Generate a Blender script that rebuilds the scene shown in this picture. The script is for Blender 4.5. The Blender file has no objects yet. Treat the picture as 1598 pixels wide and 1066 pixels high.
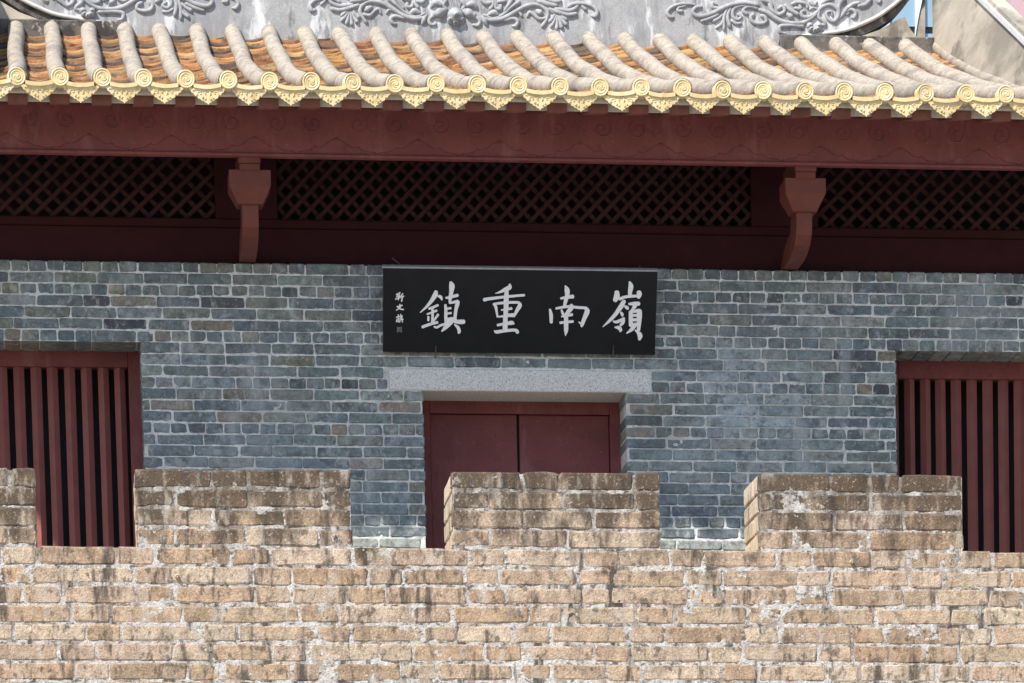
import bpy, math, random
import numpy as np
from mathutils import Matrix, Vector
random.seed(7); rng = np.random.default_rng(7)
scene = bpy.context.scene
col = scene.collection

# ------------------------------------------------------------------ camera (shift lens, three vanishing points)
W, H = 1598.0, 1066.0
VH = np.array([57000.0, 1178.0]); VV = np.array([2100.0, 59300.0]); VD = np.array([90.0, 2000.0])
def orthocentre(a, b, c):
    A = np.array([b - c, a - c]); r = np.array([np.dot(b - c, a), np.dot(a - c, b)])
    return np.linalg.solve(A, r)
PP = orthocentre(VH, VV, VD)
F = math.sqrt(-np.dot(VH - PP, VD - PP))
def unit(v): return v / np.linalg.norm(v)
ex = unit(np.array([*(VH - PP), F])); ed = unit(np.array([*(VV - PP), F])); ey = unit(np.array([*(VD - PP), F]))
R_w2c = np.stack([ex, ey, -ed], axis=1)            # columns: images of world X, Y, Z in camera (right, down, forward)
def ray(u, v):
    return R_w2c.T @ np.array([(u - PP[0]) / F, (v - PP[1]) / F, 1.0])
# the tower wall front is the plane Y = 0; 256 px per metre there; eye height 1.6 m
_d0 = ray(799, 600); _d1 = ray(1055, 600)
DIST = 1.0 / (_d1[0] / _d1[1] - _d0[0] / _d0[1])
EYE = np.array([-_d0[0] / _d0[1] * DIST, -DIST, 1.6])
def P(u, v, Y=0.0):
    d = ray(u, v); return EYE + d * ((Y - EYE[1]) / d[1])
def PX(u, v, X):
    d = ray(u, v); return EYE + d * ((X - EYE[0]) / d[0])
def px(p):
    c = R_w2c @ (np.array(p, float) - EYE); return (PP[0] + F * c[0] / c[2], PP[1] + F * c[1] / c[2])
cam = bpy.data.cameras.new('camera'); camo = bpy.data.objects.new('camera', cam); col.objects.link(camo)
right, down, fwd = R_w2c[0], R_w2c[1], R_w2c[2]
m = Matrix(((right[0], -down[0], -fwd[0], EYE[0]), (right[1], -down[1], -fwd[1], EYE[1]), (right[2], -down[2], -fwd[2], EYE[2]), (0, 0, 0, 1)))
camo.matrix_world = m
cam.sensor_fit = 'HORIZONTAL'; cam.sensor_width = 36.0; cam.lens = 36.0 * F / W
cam.shift_x = -(PP[0] - W / 2) / W; cam.shift_y = (PP[1] - H / 2) / W
cam.clip_start = 0.5; cam.clip_end = 5000
scene.camera = camo

# ------------------------------------------------------------------ sky, sun, exposure
SUN_AZ, SUN_EL = math.radians(45), math.radians(48.9)       # from the left of the viewer, high
S = Vector((-math.sin(SUN_AZ) * math.cos(SUN_EL), -math.cos(SUN_AZ) * math.cos(SUN_EL), math.sin(SUN_EL)))
world = bpy.data.worlds.new('World'); scene.world = world; world.use_nodes = True
wn = world.node_tree.nodes; wl_ = world.node_tree.links
sky = wn.new('ShaderNodeTexSky'); sky.sky_type = 'NISHITA'; sky.sun_disc = False
sky.sun_elevation = SUN_EL; sky.sun_rotation = math.atan2(S.x, S.y)
sky.air_density = 1.0; sky.dust_density = 0.9; sky.ozone_density = 1.6
wn['Background'].inputs['Strength'].default_value = 0.115
wl_.new(sky.outputs[0], wn['Background'].inputs['Color'])
sun = bpy.data.lights.new('sun', 'SUN'); sun.energy = 4.2; sun.angle = math.radians(1.0); sun.color = (1.0, 0.94, 0.85)
suno = bpy.data.objects.new('sun', sun); col.objects.link(suno)
suno.rotation_euler = (-S).to_track_quat('-Z', 'Y').to_euler(); suno.location = (-8, -12, 30)
vs = scene.view_settings; vs.view_transform = 'Standard'; vs.look = 'None'; vs.gamma = 1.0; vs.exposure = 0.95
vs.use_curve_mapping = False

# ------------------------------------------------------------------ materials
def nt(mat):
    mat.use_nodes = True; return mat.node_tree
def mk(name, base=None, rough=0.85, grain=None, stains=(), bump=(), spec=0.3, metal=0.0, detail=5.0):
    """base None: colour from the mesh's 'col' attribute. grain (scale, lo, hi) multiplies; stains are
    (scale_xyz, lo, hi, colour, amount[, (z0, z1, weight)]); bump (scale, strength, distance)."""
    mat = bpy.data.materials.new(name); t = nt(mat); N, L = t.nodes, t.links
    b = N['Principled BSDF']; b.inputs['Roughness'].default_value = rough
    b.inputs['Specular IOR Level'].default_value = spec; b.inputs['Metallic'].default_value = metal
    geo = N.new('ShaderNodeNewGeometry')
    def noise(scale, det=detail, rgh=0.6):
        mp = N.new('ShaderNodeMapping'); mp.inputs['Scale'].default_value = scale if hasattr(scale, '__len__') else (scale,) * 3
        L.new(geo.outputs['Position'], mp.inputs['Vector'])
        if not hasattr(scale, '__len__') or len(set(scale)) == 1: mp.inputs['Rotation'].default_value = (0.6, 0.5, 0.8)
        mp.inputs['Location'].default_value = (random.random() * 50, random.random() * 50, random.random() * 50)
        n = N.new('ShaderNodeTexNoise'); n.inputs['Scale'].default_value = 1.0
        n.inputs['Detail'].default_value = det; n.inputs['Roughness'].default_value = rgh
        L.new(mp.outputs[0], n.inputs['Vector']); return n.outputs[0]
    def mrange(v, a, b_, c=0.0, d=1.0, smooth=True):
        r = N.new('ShaderNodeMapRange'); r.interpolation_type = 'SMOOTHSTEP' if smooth else 'LINEAR'
        for k, x in zip((1, 2, 3, 4), (a, b_, c, d)): r.inputs[k].default_value = x
        L.new(v, r.inputs[0]); return r.outputs[0]
    if base is None:
        a = N.new('ShaderNodeAttribute'); a.attribute_name = 'col'; c = a.outputs['Color']
    else:
        a = N.new('ShaderNodeRGB'); a.outputs[0].default_value = (*base, 1); c = a.outputs[0]
    for g in (grain if isinstance(grain, list) else [grain] if grain else []):
        f = mrange(noise(g[0]), 0.3, 0.7, g[1], g[2], False)
        x = N.new('ShaderNodeVectorMath'); x.operation = 'SCALE'; L.new(c, x.inputs[0]); L.new(f, x.inputs['Scale']); c = x.outputs[0]
    for s in stains:
        v = noise(s[0], 6.0, 0.65)
        if len(s) > 5:
            sep = N.new('ShaderNodeSeparateXYZ'); L.new(geo.outputs['Position'], sep.inputs[0])
            z = mrange(sep.outputs['Z'], s[5][0], s[5][1], 0.0, s[5][2], False)
            ad = N.new('ShaderNodeMath'); ad.operation = 'ADD'; L.new(v, ad.inputs[0]); L.new(z, ad.inputs[1]); v = ad.outputs[0]
        f = mrange(v, s[1], s[2], 0.0, s[4])
        mx = N.new('ShaderNodeMix'); mx.data_type = 'RGBA'; L.new(f, mx.inputs['Factor']); L.new(c, mx.inputs['A'])
        mx.inputs['B'].default_value = (*s[3], 1); c = mx.outputs['Result']
    L.new(c, b.inputs['Base Color'])
    prev = None
    for s in bump:
        bn = N.new('ShaderNodeBump'); bn.inputs['Strength'].default_value = s[1]; bn.inputs['Distance'].default_value = s[2]
        L.new(noise(s[0]), bn.inputs['Height'])
        if prev is not None: L.new(prev, bn.inputs['Normal'])
        prev = bn.outputs[0]
    if prev is not None: L.new(prev, b.inputs['Normal'])
    return mat
M = {}
M['grey_brick'] = mk('grey_brick', None, 0.9, [(18, 0.72, 1.28), (70, 0.82, 1.2), (170, 0.8, 1.2)],
    [((16, 16, 24), 0.50, 0.62, (0.075, 0.08, 0.082), 0.6), ((22, 22, 14), 0.555, 0.64, (0.40, 0.41, 0.39), 0.55),
     ((1.3, 1, 0.8), 0.50, 0.66, (0.34, 0.38, 0.39), 0.38), ((1.0, 1, 1.4), 0.49, 0.64, (0.10, 0.108, 0.10), 0.42), ((4, 4, 0.9), 0.55, 0.68, (0.45, 0.48, 0.49), 0.4), ((45, 45, 45), 0.60, 0.66, (0.45, 0.45, 0.43), 0.5)], [(60, 0.7, 0.006), (200, 0.5, 0.003)])
M['grey_mortar'] = mk('grey_mortar', (0.64, 0.64, 0.615), 0.95, (50, 0.75, 1.15),
    [((3, 3, 3), 0.46, 0.62, (0.33, 0.33, 0.31), 0.6), ((18, 18, 18), 0.56, 0.66, (0.22, 0.22, 0.205), 0.5)], [(110, 0.8, 0.006)])
M['sandstone'] = mk('sandstone', None, 0.92, [(16, 0.76, 1.24), (60, 0.8, 1.2), (150, 0.6, 1.4)],
    [((7, 6, 2.6), 0.54, 0.78, (0.060, 0.042, 0.028), 0.92, (5.50, 6.09, 0.36)),
     ((11, 11, 15), 0.52, 0.66, (0.16, 0.112, 0.075), 0.55),
     ((65, 65, 65), 0.575, 0.66, (0.50, 0.44, 0.37), 0.5),
     ((12, 12, 4), 0.53, 0.67, (0.44, 0.39, 0.33), 0.5),
     ((9, 6, 1.6), 0.535, 0.66, (0.036, 0.030, 0.025), 0.82),
     ((22, 22, 14), 0.535, 0.65, (0.06, 0.047, 0.036), 0.7)], [(70, 0.9, 0.008), (190, 0.9, 0.006)])
M['limewashed_stone'] = mk('limewashed_stone', None, 0.92, [(16, 0.78, 1.2), (150, 0.65, 1.3)],
    [((11, 11, 15), 0.52, 0.66, (0.22, 0.16, 0.11), 0.6), ((8, 6, 1.8), 0.56, 0.68, (0.05, 0.042, 0.034), 0.7)], [(70, 0.9, 0.008)])
M['lime_mortar'] = mk('lime_mortar', (0.50, 0.475, 0.445), 0.95, [(60, 0.7, 1.2), (160, 0.7, 1.25)],
    [((11, 11, 9), 0.50, 0.62, (0.24, 0.185, 0.135), 0.75), ((7, 6, 2.6), 0.60, 0.90, (0.09, 0.07, 0.05), 0.75, (5.48, 6.10, 0.34)), ((9, 6, 1.6), 0.515, 0.64, (0.036, 0.030, 0.025), 0.9), ((24, 24, 40), 0.52, 0.63, (0.06, 0.048, 0.038), 0.8)],
    [(90, 1.0, 0.010), (220, 0.8, 0.006)])
M['red_paint'] = mk('red_paint', (0.165, 0.049, 0.047), 0.6, [(5, 0.85, 1.15), (60, 0.92, 1.08)], [((9, 9, 2.5), 0.53, 0.68, (0.25, 0.115, 0.105), 0.4), ((14, 14, 10), 0.58, 0.68, (0.09, 0.03, 0.03), 0.5), ((70, 70, 70), 0.64, 0.69, (0.36, 0.25, 0.22), 0.5)], [(8, 0.15, 0.006), (90, 0.15, 0.002)], spec=0.2)
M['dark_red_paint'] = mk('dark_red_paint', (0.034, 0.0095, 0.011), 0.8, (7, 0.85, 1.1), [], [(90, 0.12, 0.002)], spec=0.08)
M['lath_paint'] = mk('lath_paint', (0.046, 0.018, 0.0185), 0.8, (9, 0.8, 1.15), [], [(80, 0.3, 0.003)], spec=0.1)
M['orange_red_paint'] = mk('orange_red_paint', (0.125, 0.034, 0.024), 0.6, (9, 0.85, 1.12), [((6, 6, 4), 0.58, 0.75, (0.17, 0.05, 0.04), 0.5)], [(60, 0.2, 0.003)])
M['slat_paint'] = mk('slat_paint', (0.245, 0.084, 0.074), 0.6, (9, 0.88, 1.1), [((8, 8, 3), 0.62, 0.8, (0.30, 0.16, 0.13), 0.4)], [(120, 0.2, 0.002)])
M['roll_mortar'] = mk('roll_mortar', (0.33, 0.292, 0.24), 0.95, [((26, 5, 26), 0.8, 1.15), ((90, 20, 90), 0.72, 1.25)],
    [((9, 1.6, 9), 0.49, 0.64, (0.20, 0.175, 0.155), 0.75), ((16, 3, 16), 0.56, 0.68, (0.11, 0.095, 0.08), 0.5)], [((120, 28, 120), 0.8, 0.005)])
M['pan_tile'] = mk('pan_tile', None, 0.75, (45, 0.75, 1.2), [((12, 12, 12), 0.52, 0.64, (0.05, 0.036, 0.03), 0.7)], [(90, 0.6, 0.005)])
M['yellow_glaze'] = mk('yellow_glaze', (0.56, 0.44, 0.23), 0.38, (30, 0.85, 1.1), [((18, 18, 18), 0.54, 0.68, (0.40, 0.24, 0.08), 0.6), ((9, 9, 9), 0.53, 0.65, (0.60, 0.54, 0.40), 0.5)], [(150, 0.2, 0.002)], spec=0.5)
M['cream_board'] = mk('cream_board', (0.50, 0.45, 0.37), 0.9, (25, 0.8, 1.1), [((12, 12, 6), 0.55, 0.72, (0.22, 0.19, 0.15), 0.6)], [(100, 0.3, 0.003)])
M['rafter_paint'] = mk('rafter_paint', (0.20, 0.075, 0.055), 0.7, (14, 0.75, 1.15), [((10, 10, 6), 0.55, 0.7, (0.10, 0.06, 0.05), 0.6)], [(80, 0.4, 0.003)])
M['ridge_plaster'] = mk('ridge_plaster', (0.295, 0.295, 0.30), 0.95, [(12, 0.85, 1.12), (90, 0.85, 1.15)],
    [((4.5, 3, 0.9), 0.47, 0.60, (0.19, 0.195, 0.21), 0.7), ((5, 4, 1.4), 0.53, 0.62, (0.58, 0.59, 0.60), 0.75), ((12, 10, 4), 0.54, 0.66, (0.09, 0.09, 0.092), 0.65)], [(120, 0.5, 0.004)])
M['relief_plaster'] = mk('relief_plaster', (0.315, 0.318, 0.328), 0.95, [(30, 0.8, 1.12)], [((12, 9, 12), 0.50, 0.64, (0.20, 0.205, 0.22), 0.6)], [(140, 0.4, 0.003)])
M['mossy_plaster'] = mk('mossy_plaster', (0.115, 0.105, 0.095), 0.95, [(20, 0.7, 1.2)], [((9, 9, 7), 0.46, 0.60, (0.03, 0.028, 0.026), 0.85), ((16, 16, 12), 0.57, 0.66, (0.36, 0.34, 0.31), 0.7)], [(80, 0.6, 0.006)])
M['gable_plaster'] = mk('gable_plaster', (0.41, 0.365, 0.30), 0.95, [((10, 1.8, 10), 0.82, 1.14)], [((2, 0.35, 2), 0.46, 0.62, (0.18, 0.16, 0.135), 0.75), ((5, 0.9, 3), 0.54, 0.66, (0.08, 0.07, 0.062), 0.65)], [((90, 20, 90), 0.4, 0.004)])
M['white_trim'] = mk('white_trim', (0.50, 0.49, 0.475), 0.9, (30, 0.85, 1.08), [((8, 8, 8), 0.6, 0.72, (0.35, 0.33, 0.30), 0.6)])
M['granite'] = mk('granite', (0.64, 0.63, 0.61), 0.85, [(150, 0.55, 1.3)], [((95, 95, 95), 0.56, 0.62, (0.16, 0.16, 0.17), 0.6), ((4, 4, 3), 0.55, 0.75, (0.40, 0.37, 0.33), 0.4)], [(150, 0.4, 0.003)])
M['sign_black'] = mk('sign_black', (0.0085, 0.010, 0.013), 0.45, (8, 0.85, 1.2), [((3, 3, 9), 0.62, 0.8, (0.035, 0.033, 0.032), 0.5)], spec=0.2)
M['sign_edge'] = mk('sign_edge', (0.30, 0.31, 0.32), 0.6, (20, 0.8, 1.1))
M['char_paint'] = mk('char_paint', (0.80, 0.80, 0.795), 0.75, [(120, 0.86, 1.08)], [((30, 30, 30), 0.6, 0.75, (0.38, 0.39, 0.39), 0.5)])
M['seal_paint'] = mk('seal_paint', (0.17, 0.175, 0.18), 0.8, (120, 0.8, 1.1))
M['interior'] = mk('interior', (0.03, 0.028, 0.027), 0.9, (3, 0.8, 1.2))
M['paving'] = mk('paving', (0.34, 0.32, 0.29), 0.9, (1.5, 0.85, 1.1), [((0.4, 0.4, 0.4), 0.5, 0.7, (0.24, 0.23, 0.21), 0.5)], [(12, 0.3, 0.004)])
M['wall_body'] = mk('wall_body', (0.40, 0.31, 0.22), 0.95, (3, 0.8, 1.15), [((3, 3, 1), 0.55, 0.7, (0.1, 0.08, 0.06), 0.6)], [(40, 0.8, 0.01)])
M['wire'] = mk('wire', (0.12, 0.115, 0.11), 0.6, (30, 0.8, 1.1), metal=0.3)
M['pane_blue'] = mk('pane_blue', (0.22, 0.33, 0.42), 0.12, (0.2, 0.9, 1.1), spec=0.6)
M['pier_pale'] = mk('pier_pale', (0.55, 0.64, 0.70), 0.5, (0.3, 0.9, 1.08))
M['spandrel'] = mk('spandrel', (0.05, 0.06, 0.08), 0.4, (0.3, 0.9, 1.1))
M['pink_render'] = mk('pink_render', (0.40, 0.27, 0.29), 0.85, (0.6, 0.92, 1.06))
M['brass'] = mk('brass', (0.46, 0.37, 0.24), 0.5, (60, 0.8, 1.1))

# ------------------------------------------------------------------ mesh helpers
WLOC = {}
def tag(o, label=None, cat=None, group=None, kind=None):
    for k, v in (('label', label), ('category', cat), ('group', group), ('kind', kind)):
        if v: o[k] = v
    return o
def empty(name, loc, parent=None):
    o = bpy.data.objects.new(name, None); col.objects.link(o); o.empty_display_size = 0.2
    base = WLOC[parent.name] if parent else np.zeros(3)
    loc = np.array(loc, float); o.location = loc - base; o.parent = parent; WLOC[o.name] = loc
    return o
def link(name, verts, faces, mat, parent=None, colr=None, smooth=False, fcol=None):
    v = np.asarray(verts, float); c = (v.min(0) + v.max(0)) / 2
    me = bpy.data.meshes.new(name); me.from_pydata((v - c).tolist(), [], faces); me.materials.append(M[mat])
    if colr is not None:
        a = me.color_attributes.new('col', 'FLOAT_COLOR', 'POINT')
        cc = np.ones((len(v), 4)); cc[:, :3] = colr; a.data.foreach_set('color', cc.ravel())
    if smooth: me.polygons.foreach_set('use_smooth', [True] * len(me.polygons))
    me.update()
    o = bpy.data.objects.new(name, me); col.objects.link(o)
    base = WLOC[parent.name] if parent else np.zeros(3)
    o.location = c - base; o.parent = parent; WLOC[o.name] = c
    return o
class MB:
    def __init__(s): s.v = []; s.f = []; s.c = []
    def add(s, v, f, c=None):
        k = len(s.v); s.v += [tuple(p) for p in v]; s.f += [tuple(i + k for i in q) for q in f]
        if c is not None: s.c += [c] * len(v)
    def box(s, x0, x1, y0, y1, z0, z1, bev=0.0, c=None):
        if bev <= 0:
            v = [(x, y, z) for z in (z0, z1) for y in (y0, y1) for x in (x0, x1)]
            f = [(0, 2, 3, 1), (4, 5, 7, 6), (0, 1, 5, 4), (2, 6, 7, 3), (0, 4, 6, 2), (1, 3, 7, 5)]
            s.add(v, f, c)
        else:
            b = bev; v = []
            for z in (z0, z1):
                for y in (y0, y1):
                    for x in (x0, x1):
                        sx = b if x == x0 else -b; sy = b if y == y0 else -b; sz = b if z == z0 else -b
                        v += [(x, y + sy, z + sz), (x + sx, y, z + sz), (x + sx, y + sy, z)]
            def I(ix, iy, iz, a): return (iz * 4 + iy * 2 + ix) * 3 + a
            f = []
            f.append([I(0, 0, 0, 0), I(0, 0, 1, 0), I(0, 1, 1, 0), I(0, 1, 0, 0)]); f.append([I(1, 0, 0, 0), I(1, 1, 0, 0), I(1, 1, 1, 0), I(1, 0, 1, 0)])
            f.append([I(0, 0, 0, 1), I(1, 0, 0, 1), I(1, 0, 1, 1), I(0, 0, 1, 1)]); f.append([I(0, 1, 0, 1), I(0, 1, 1, 1), I(1, 1, 1, 1), I(1, 1, 0, 1)])
            f.append([I(0, 0, 0, 2), I(0, 1, 0, 2), I(1, 1, 0, 2), I(1, 0, 0, 2)]); f.append([I(0, 0, 1, 2), I(1, 0, 1, 2), I(1, 1, 1, 2), I(0, 1, 1, 2)])
            for a in (0, 1):
                for d in (0, 1):
                    f.append([I(0, a, d, 1), I(1, a, d, 1), I(1, a, d, 2), I(0, a, d, 2)])
                    f.append([I(a, 0, d, 0), I(a, 1, d, 0), I(a, 1, d, 2), I(a, 0, d, 2)])
                    f.append([I(a, d, 0, 0), I(a, d, 1, 0), I(a, d, 1, 1), I(a, d, 0, 1)])
            for ix in (0, 1):
                for iy in (0, 1):
                    for iz in (0, 1): f.append([I(ix, iy, iz, 0), I(ix, iy, iz, 1), I(ix, iy, iz, 2)])
            s.add(v, f, c)
    def prism(s, poly, a0, a1, axis='y', c=None):
        """poly: 2-D points; axis y: (x,z) extruded in y; axis x: (y,z) extruded in x"""
        n = len(poly)
        mkp = (lambda p, a: (p[0], a, p[1])) if axis == 'y' else (lambda p, a: (a, p[0], p[1]))
        v = [mkp(p, a0) for p in poly] + [mkp(p, a1) for p in poly]
        f = [tuple(range(n)), tuple(range(2 * n - 1, n - 1, -1))] + [(i, n + i, n + (i + 1) % n, (i + 1) % n) for i in range(n)]
        s.add(v, f, c)
    def tube(s, pts, rad, n=8, cap=True, c=None):
        pts = np.asarray(pts, float); k = len(pts)
        rad = np.broadcast_to(np.asarray(rad, float), (k,))
        t = np.gradient(pts, axis=0); t /= np.linalg.norm(t, axis=1)[:, None] + 1e-12
        up = np.array([0.013, 0.21, 0.97]); v = []
        for i in range(k):
            a = np.cross(t[i], up)
            if np.linalg.norm(a) < 1e-3: a = np.cross(t[i], [1, 0, 0])
            a /= np.linalg.norm(a); b = np.cross(t[i], a)
            for j in range(n):
                w = 2 * math.pi * j / n; v.append(pts[i] + rad[i] * (math.cos(w) * a + math.sin(w) * b))
        f = [(i * n + j, i * n + (j + 1) % n, (i + 1) * n + (j + 1) % n, (i + 1) * n + j) for i in range(k - 1) for j in range(n)]
        if cap: f += [tuple(range(n)), tuple(range((k - 1) * n, k * n))[::-1]]
        s.add(v, f, c)
    def build(s, name, mat, parent=None, smooth=False, colr=None):
        c = np.array(s.c) if s.c and len(s.c) == len(s.v) else colr
        return link(name, s.v, s.f, mat, parent, c, smooth)
def box(name, x0, x1, y0, y1, z0, z1, mat, parent=None, bev=0.0, colr=None):
    m_ = MB(); m_.box(min(x0, x1), max(x0, x1), min(y0, y1), max(y0, y1), min(z0, z1), max(z0, z1), bev)
    return m_.build(name, mat, parent, False, colr)
def smooth_line(pts, per=6):
    p = np.asarray(pts, float)
    if len(p) == 2: return np.linspace(p[0], p[1], 4)
    q = np.vstack([2 * p[0] - p[1], p, 2 * p[-1] - p[-2]]); out = []
    for i in range(1, len(q) - 2):
        for k in range(per):
            t = k / per
            out.append(0.5 * (2 * q[i] + (q[i + 1] - q[i - 1]) * t + (2 * q[i - 1] - 5 * q[i] + 4 * q[i + 1] - q[i + 2]) * t * t + (3 * q[i] - q[i - 1] - 3 * q[i + 1] + q[i + 2]) * t ** 3))
    out.append(p[-1]); return np.array(out)
_lat = rng.random((256, 256))
def vnoise(x, y):
    x = np.asarray(x, float); y = np.asarray(y, float)
    xi = np.floor(x).astype(int); yi = np.floor(y).astype(int); fx = x - xi; fy = y - yi
    fx = fx * fx * (3 - 2 * fx); fy = fy * fy * (3 - 2 * fy)
    g = lambda a, b: _lat[a % 256, b % 256]
    return (g(xi, yi) * (1 - fx) + g(xi + 1, yi) * fx) * (1 - fy) + (g(xi, yi + 1) * (1 - fx) + g(xi + 1, yi + 1) * fx) * fy
def fbm(x, y, o=4):
    s = 0; a = 1; t = 0
    for k in range(o):
        s = s + a * vnoise(x * 2 ** k + 17.3 * k, y * 2 ** k + 5.1 * k); t += a; a *= 0.55
    return s / t
def mortar_sheet(name, x0, x1, z0, z1, step, y0, amp, inside, mat, parent, freq):
    nx = int((x1 - x0) / step) + 1; nz = int((z1 - z0) / step) + 1
    xs = np.linspace(x0, x1, nx); zs = np.linspace(z0, z1, nz); Xg, Zg = np.meshgrid(xs, zs)
    n1 = fbm(Xg * freq, Zg * freq, 4); n2 = fbm(Xg * freq * 4 + 9, Zg * freq * 4 + 3, 3)
    Yg = y0 - amp * ((n1 - 0.5) * 2.4 + (n2 - 0.5) * 1.8)
    v = np.stack([Xg.ravel(), Yg.ravel(), Zg.ravel()], 1)
    ii, jj = np.meshgrid(np.arange(nx - 1), np.arange(nz - 1)); cx = (xs[ii] + step / 2).ravel(); cz = (zs[jj] + step / 2).ravel()
    keep = inside(cx, cz); a = (jj * nx + ii).ravel()[keep]
    f = np.stack([a, a + 1, a + nx + 1, a + nx], 1)
    used = np.unique(f); remap = -np.ones(len(v), int); remap[used] = np.arange(len(used))
    return link(name, v[used], remap[f].tolist(), mat, parent, None, True)
def brick_shape(u0, u1, v0, v1, depth, bev, bd, jit, tilt=0.002):
    """worn block: outline of ten points, chamfer ring and cap; returns (u, v, n) with n = 0 the mean face"""
    L_, H_ = u1 - u0, v1 - v0; r = min(bev * 1.2, H_ * 0.3)
    q = [(u0 + r, v0), ((u0 + u1) / 2 + random.uniform(-.2, .2) * L_, v0), (u1 - r, v0), (u1, v0 + r), (u1, v1 - r),
         (u1 - r, v1), ((u0 + u1) / 2 + random.uniform(-.2, .2) * L_, v1), (u0 + r, v1), (u0, v1 - r), (u0, v0 + r)]
    J = lambda a: random.uniform(-a, a)
    out = [(a + J(jit), b + J(jit * 0.7)) for a, b in q]
    cu, cv = (u0 + u1) / 2, (v0 + v1) / 2; tx, tz, off = J(tilt), J(tilt), J(tilt)
    inn = []
    for a, b in out:
        bb = bev * random.uniform(0.6, 1.5)
        inn.append((a + (bb if a < cu else -bb) * min(1, abs(a - cu) / (L_ * .3)), b + (bb if b < cv else -bb)))
    face = lambda a, b: off + tx * (a - cu) / (L_ / 2) + tz * (b - cv) / (H_ / 2)
    pts = [(a, b, -depth) for a, b in out] + [(a, b, face(a, b) - bd) for a, b in out] + [(a, b, face(a, b)) for a, b in inn]
    f = [tuple(range(20, 30))]
    for k in (0, 10): f += [(k + i, k + (i + 1) % 10, k + 10 + (i + 1) % 10, k + 10 + i) for i in range(10)]
    return pts, f
def vary(c, a=0.12, h=0.04):
    k = 1 + random.uniform(-a, a); return tuple(max(0.01, x * k * (1 + random.uniform(-h, h))) for x in c)

# ------------------------------------------------------------------ setting: ground, gate wall, walkway
FLOOR = 4.75
g = link('ground', [(-900, -900, 0), (900, -900, 0), (900, 900, 0), (-900, 900, 0)], [(0, 1, 2, 3)], 'paving'); tag(g, kind='structure')
PY = -2.2; PT = 0.66; TX = 4.7
walk = box('walkway', -9, 9, PY + PT, 9.0, FLOOR - 0.3, FLOOR, 'paving'); tag(walk, kind='structure')

# ------------------------------------------------------------------ crenellated parapet of the gate wall
merlon_px = [(-283, 55), (210, 547), (704, 1030), (1183, 1502), (1653, 1962)]
ZT = P(880, 738, PY)[2]; ZC = P(620, 856, PY)[2]
CH = (ZT - ZC) / 4.0
merlons = [(P(a, 740, PY)[0], P(b, 740, PY)[0]) for a, b in merlon_px]
par = empty('parapet_wall', (0, PY + PT / 2, 0)); tag(par, 'crenellated parapet of weathered tan stone bricks with white lime mortar', 'wall', kind='thing')
core = MB(); XP0, XP1 = -9.0, 9.0; NR = 12
core.box(XP0, XP1, PY + 0.02, PY + PT, 0, ZC - 0.015)
for a, b in merlons: core.box(a + 0.012, b - 0.012, PY + 0.02, PY + PT - 0.01, ZC - 0.02, ZT - 0.012)
core.build('wall_core', 'wall_body', par)
def in_par(x, z):
    k = z < ZC - 0.004
    for a, b in merlons: k |= (x > a + 0.008) & (x < b - 0.008) & (z < ZT - 0.006)
    return k
BX0, BX1 = -4.05, 4.15
mortar_sheet('mortar', BX0 - 0.3, BX1 + 0.3, ZC - NR * CH, ZT, 0.008, PY + 0.0036, 0.0040, in_par, 'lime_mortar', par, 9)
SAND = [(0.37, 0.270, 0.188), (0.355, 0.264, 0.19), (0.38, 0.283, 0.20), (0.325, 0.232, 0.155), (0.345, 0.240, 0.158), (0.405, 0.318, 0.236)]
def par_brick(x0, x1, z0, z1, depth):
    p, f = brick_shape(x0, x1, z0, z1, depth, 0.009, 0.0055, 0.0060, 0.0018)
    link('brick', [(u, PY - n, v) for u, v, n in p], f, 'sandstone', par, vary(random.choice(SAND), 0.12, 0.015))
def side_brick(xe, sgn, y0, y1, z0, z1):
    p, f = brick_shape(y0, y1, z0, z1, 0.05, 0.008, 0.005, 0.004, 0.0018)
    link('brick', [(xe + sgn * n, u, v) for u, v, n in p], f, 'limewashed_stone', par, vary((0.46, 0.385, 0.29), 0.1, 0.015))
ML, MH = 0.425, 0.203                                     # stretcher and header with joint
JG = 0.010
for r in range(4):                                         # merlon courses
    z1 = ZT - r * CH; z0 = z1 - CH + JG * random.uniform(0.9, 1.15)
    if r == 0: z1 += 0.004
    for (a, b) in merlons:
        if b < BX0 or a > BX1: continue
        x = a; first = True
        while x < b - 0.03:
            l = ML * random.uniform(0.93, 1.06)
            if first and r % 2 == 1: l = MH * random.uniform(0.95, 1.1)
            if b - x - l < 0.13: l = b - x
            elif random.random() < 0.12: l = MH
            e0 = first; e1 = x + l > b - 0.01
            if x + l > BX0 and x < BX1:
                dep = 0.045 if (e0 or e1) else 0.10
                par_brick(x + (0 if e0 else JG / 2), x + l - (0 if e1 else JG / 2), z0 + random.uniform(-.003, .003), z1, dep)
                sp_ = 0.42 if r % 2 else 0.24
                for q0, q1 in ((0.046, sp_), (sp_ + 0.012, PT - 0.01)):
                    if e0: side_brick(a + 0.004, -1, PY + q0, PY + q1, z0, z1)
                    if e1: side_brick(b - 0.004, 1, PY + q0, PY + q1, z0, z1)
            x += l; first = False
nb = 0
far = MB()
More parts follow.
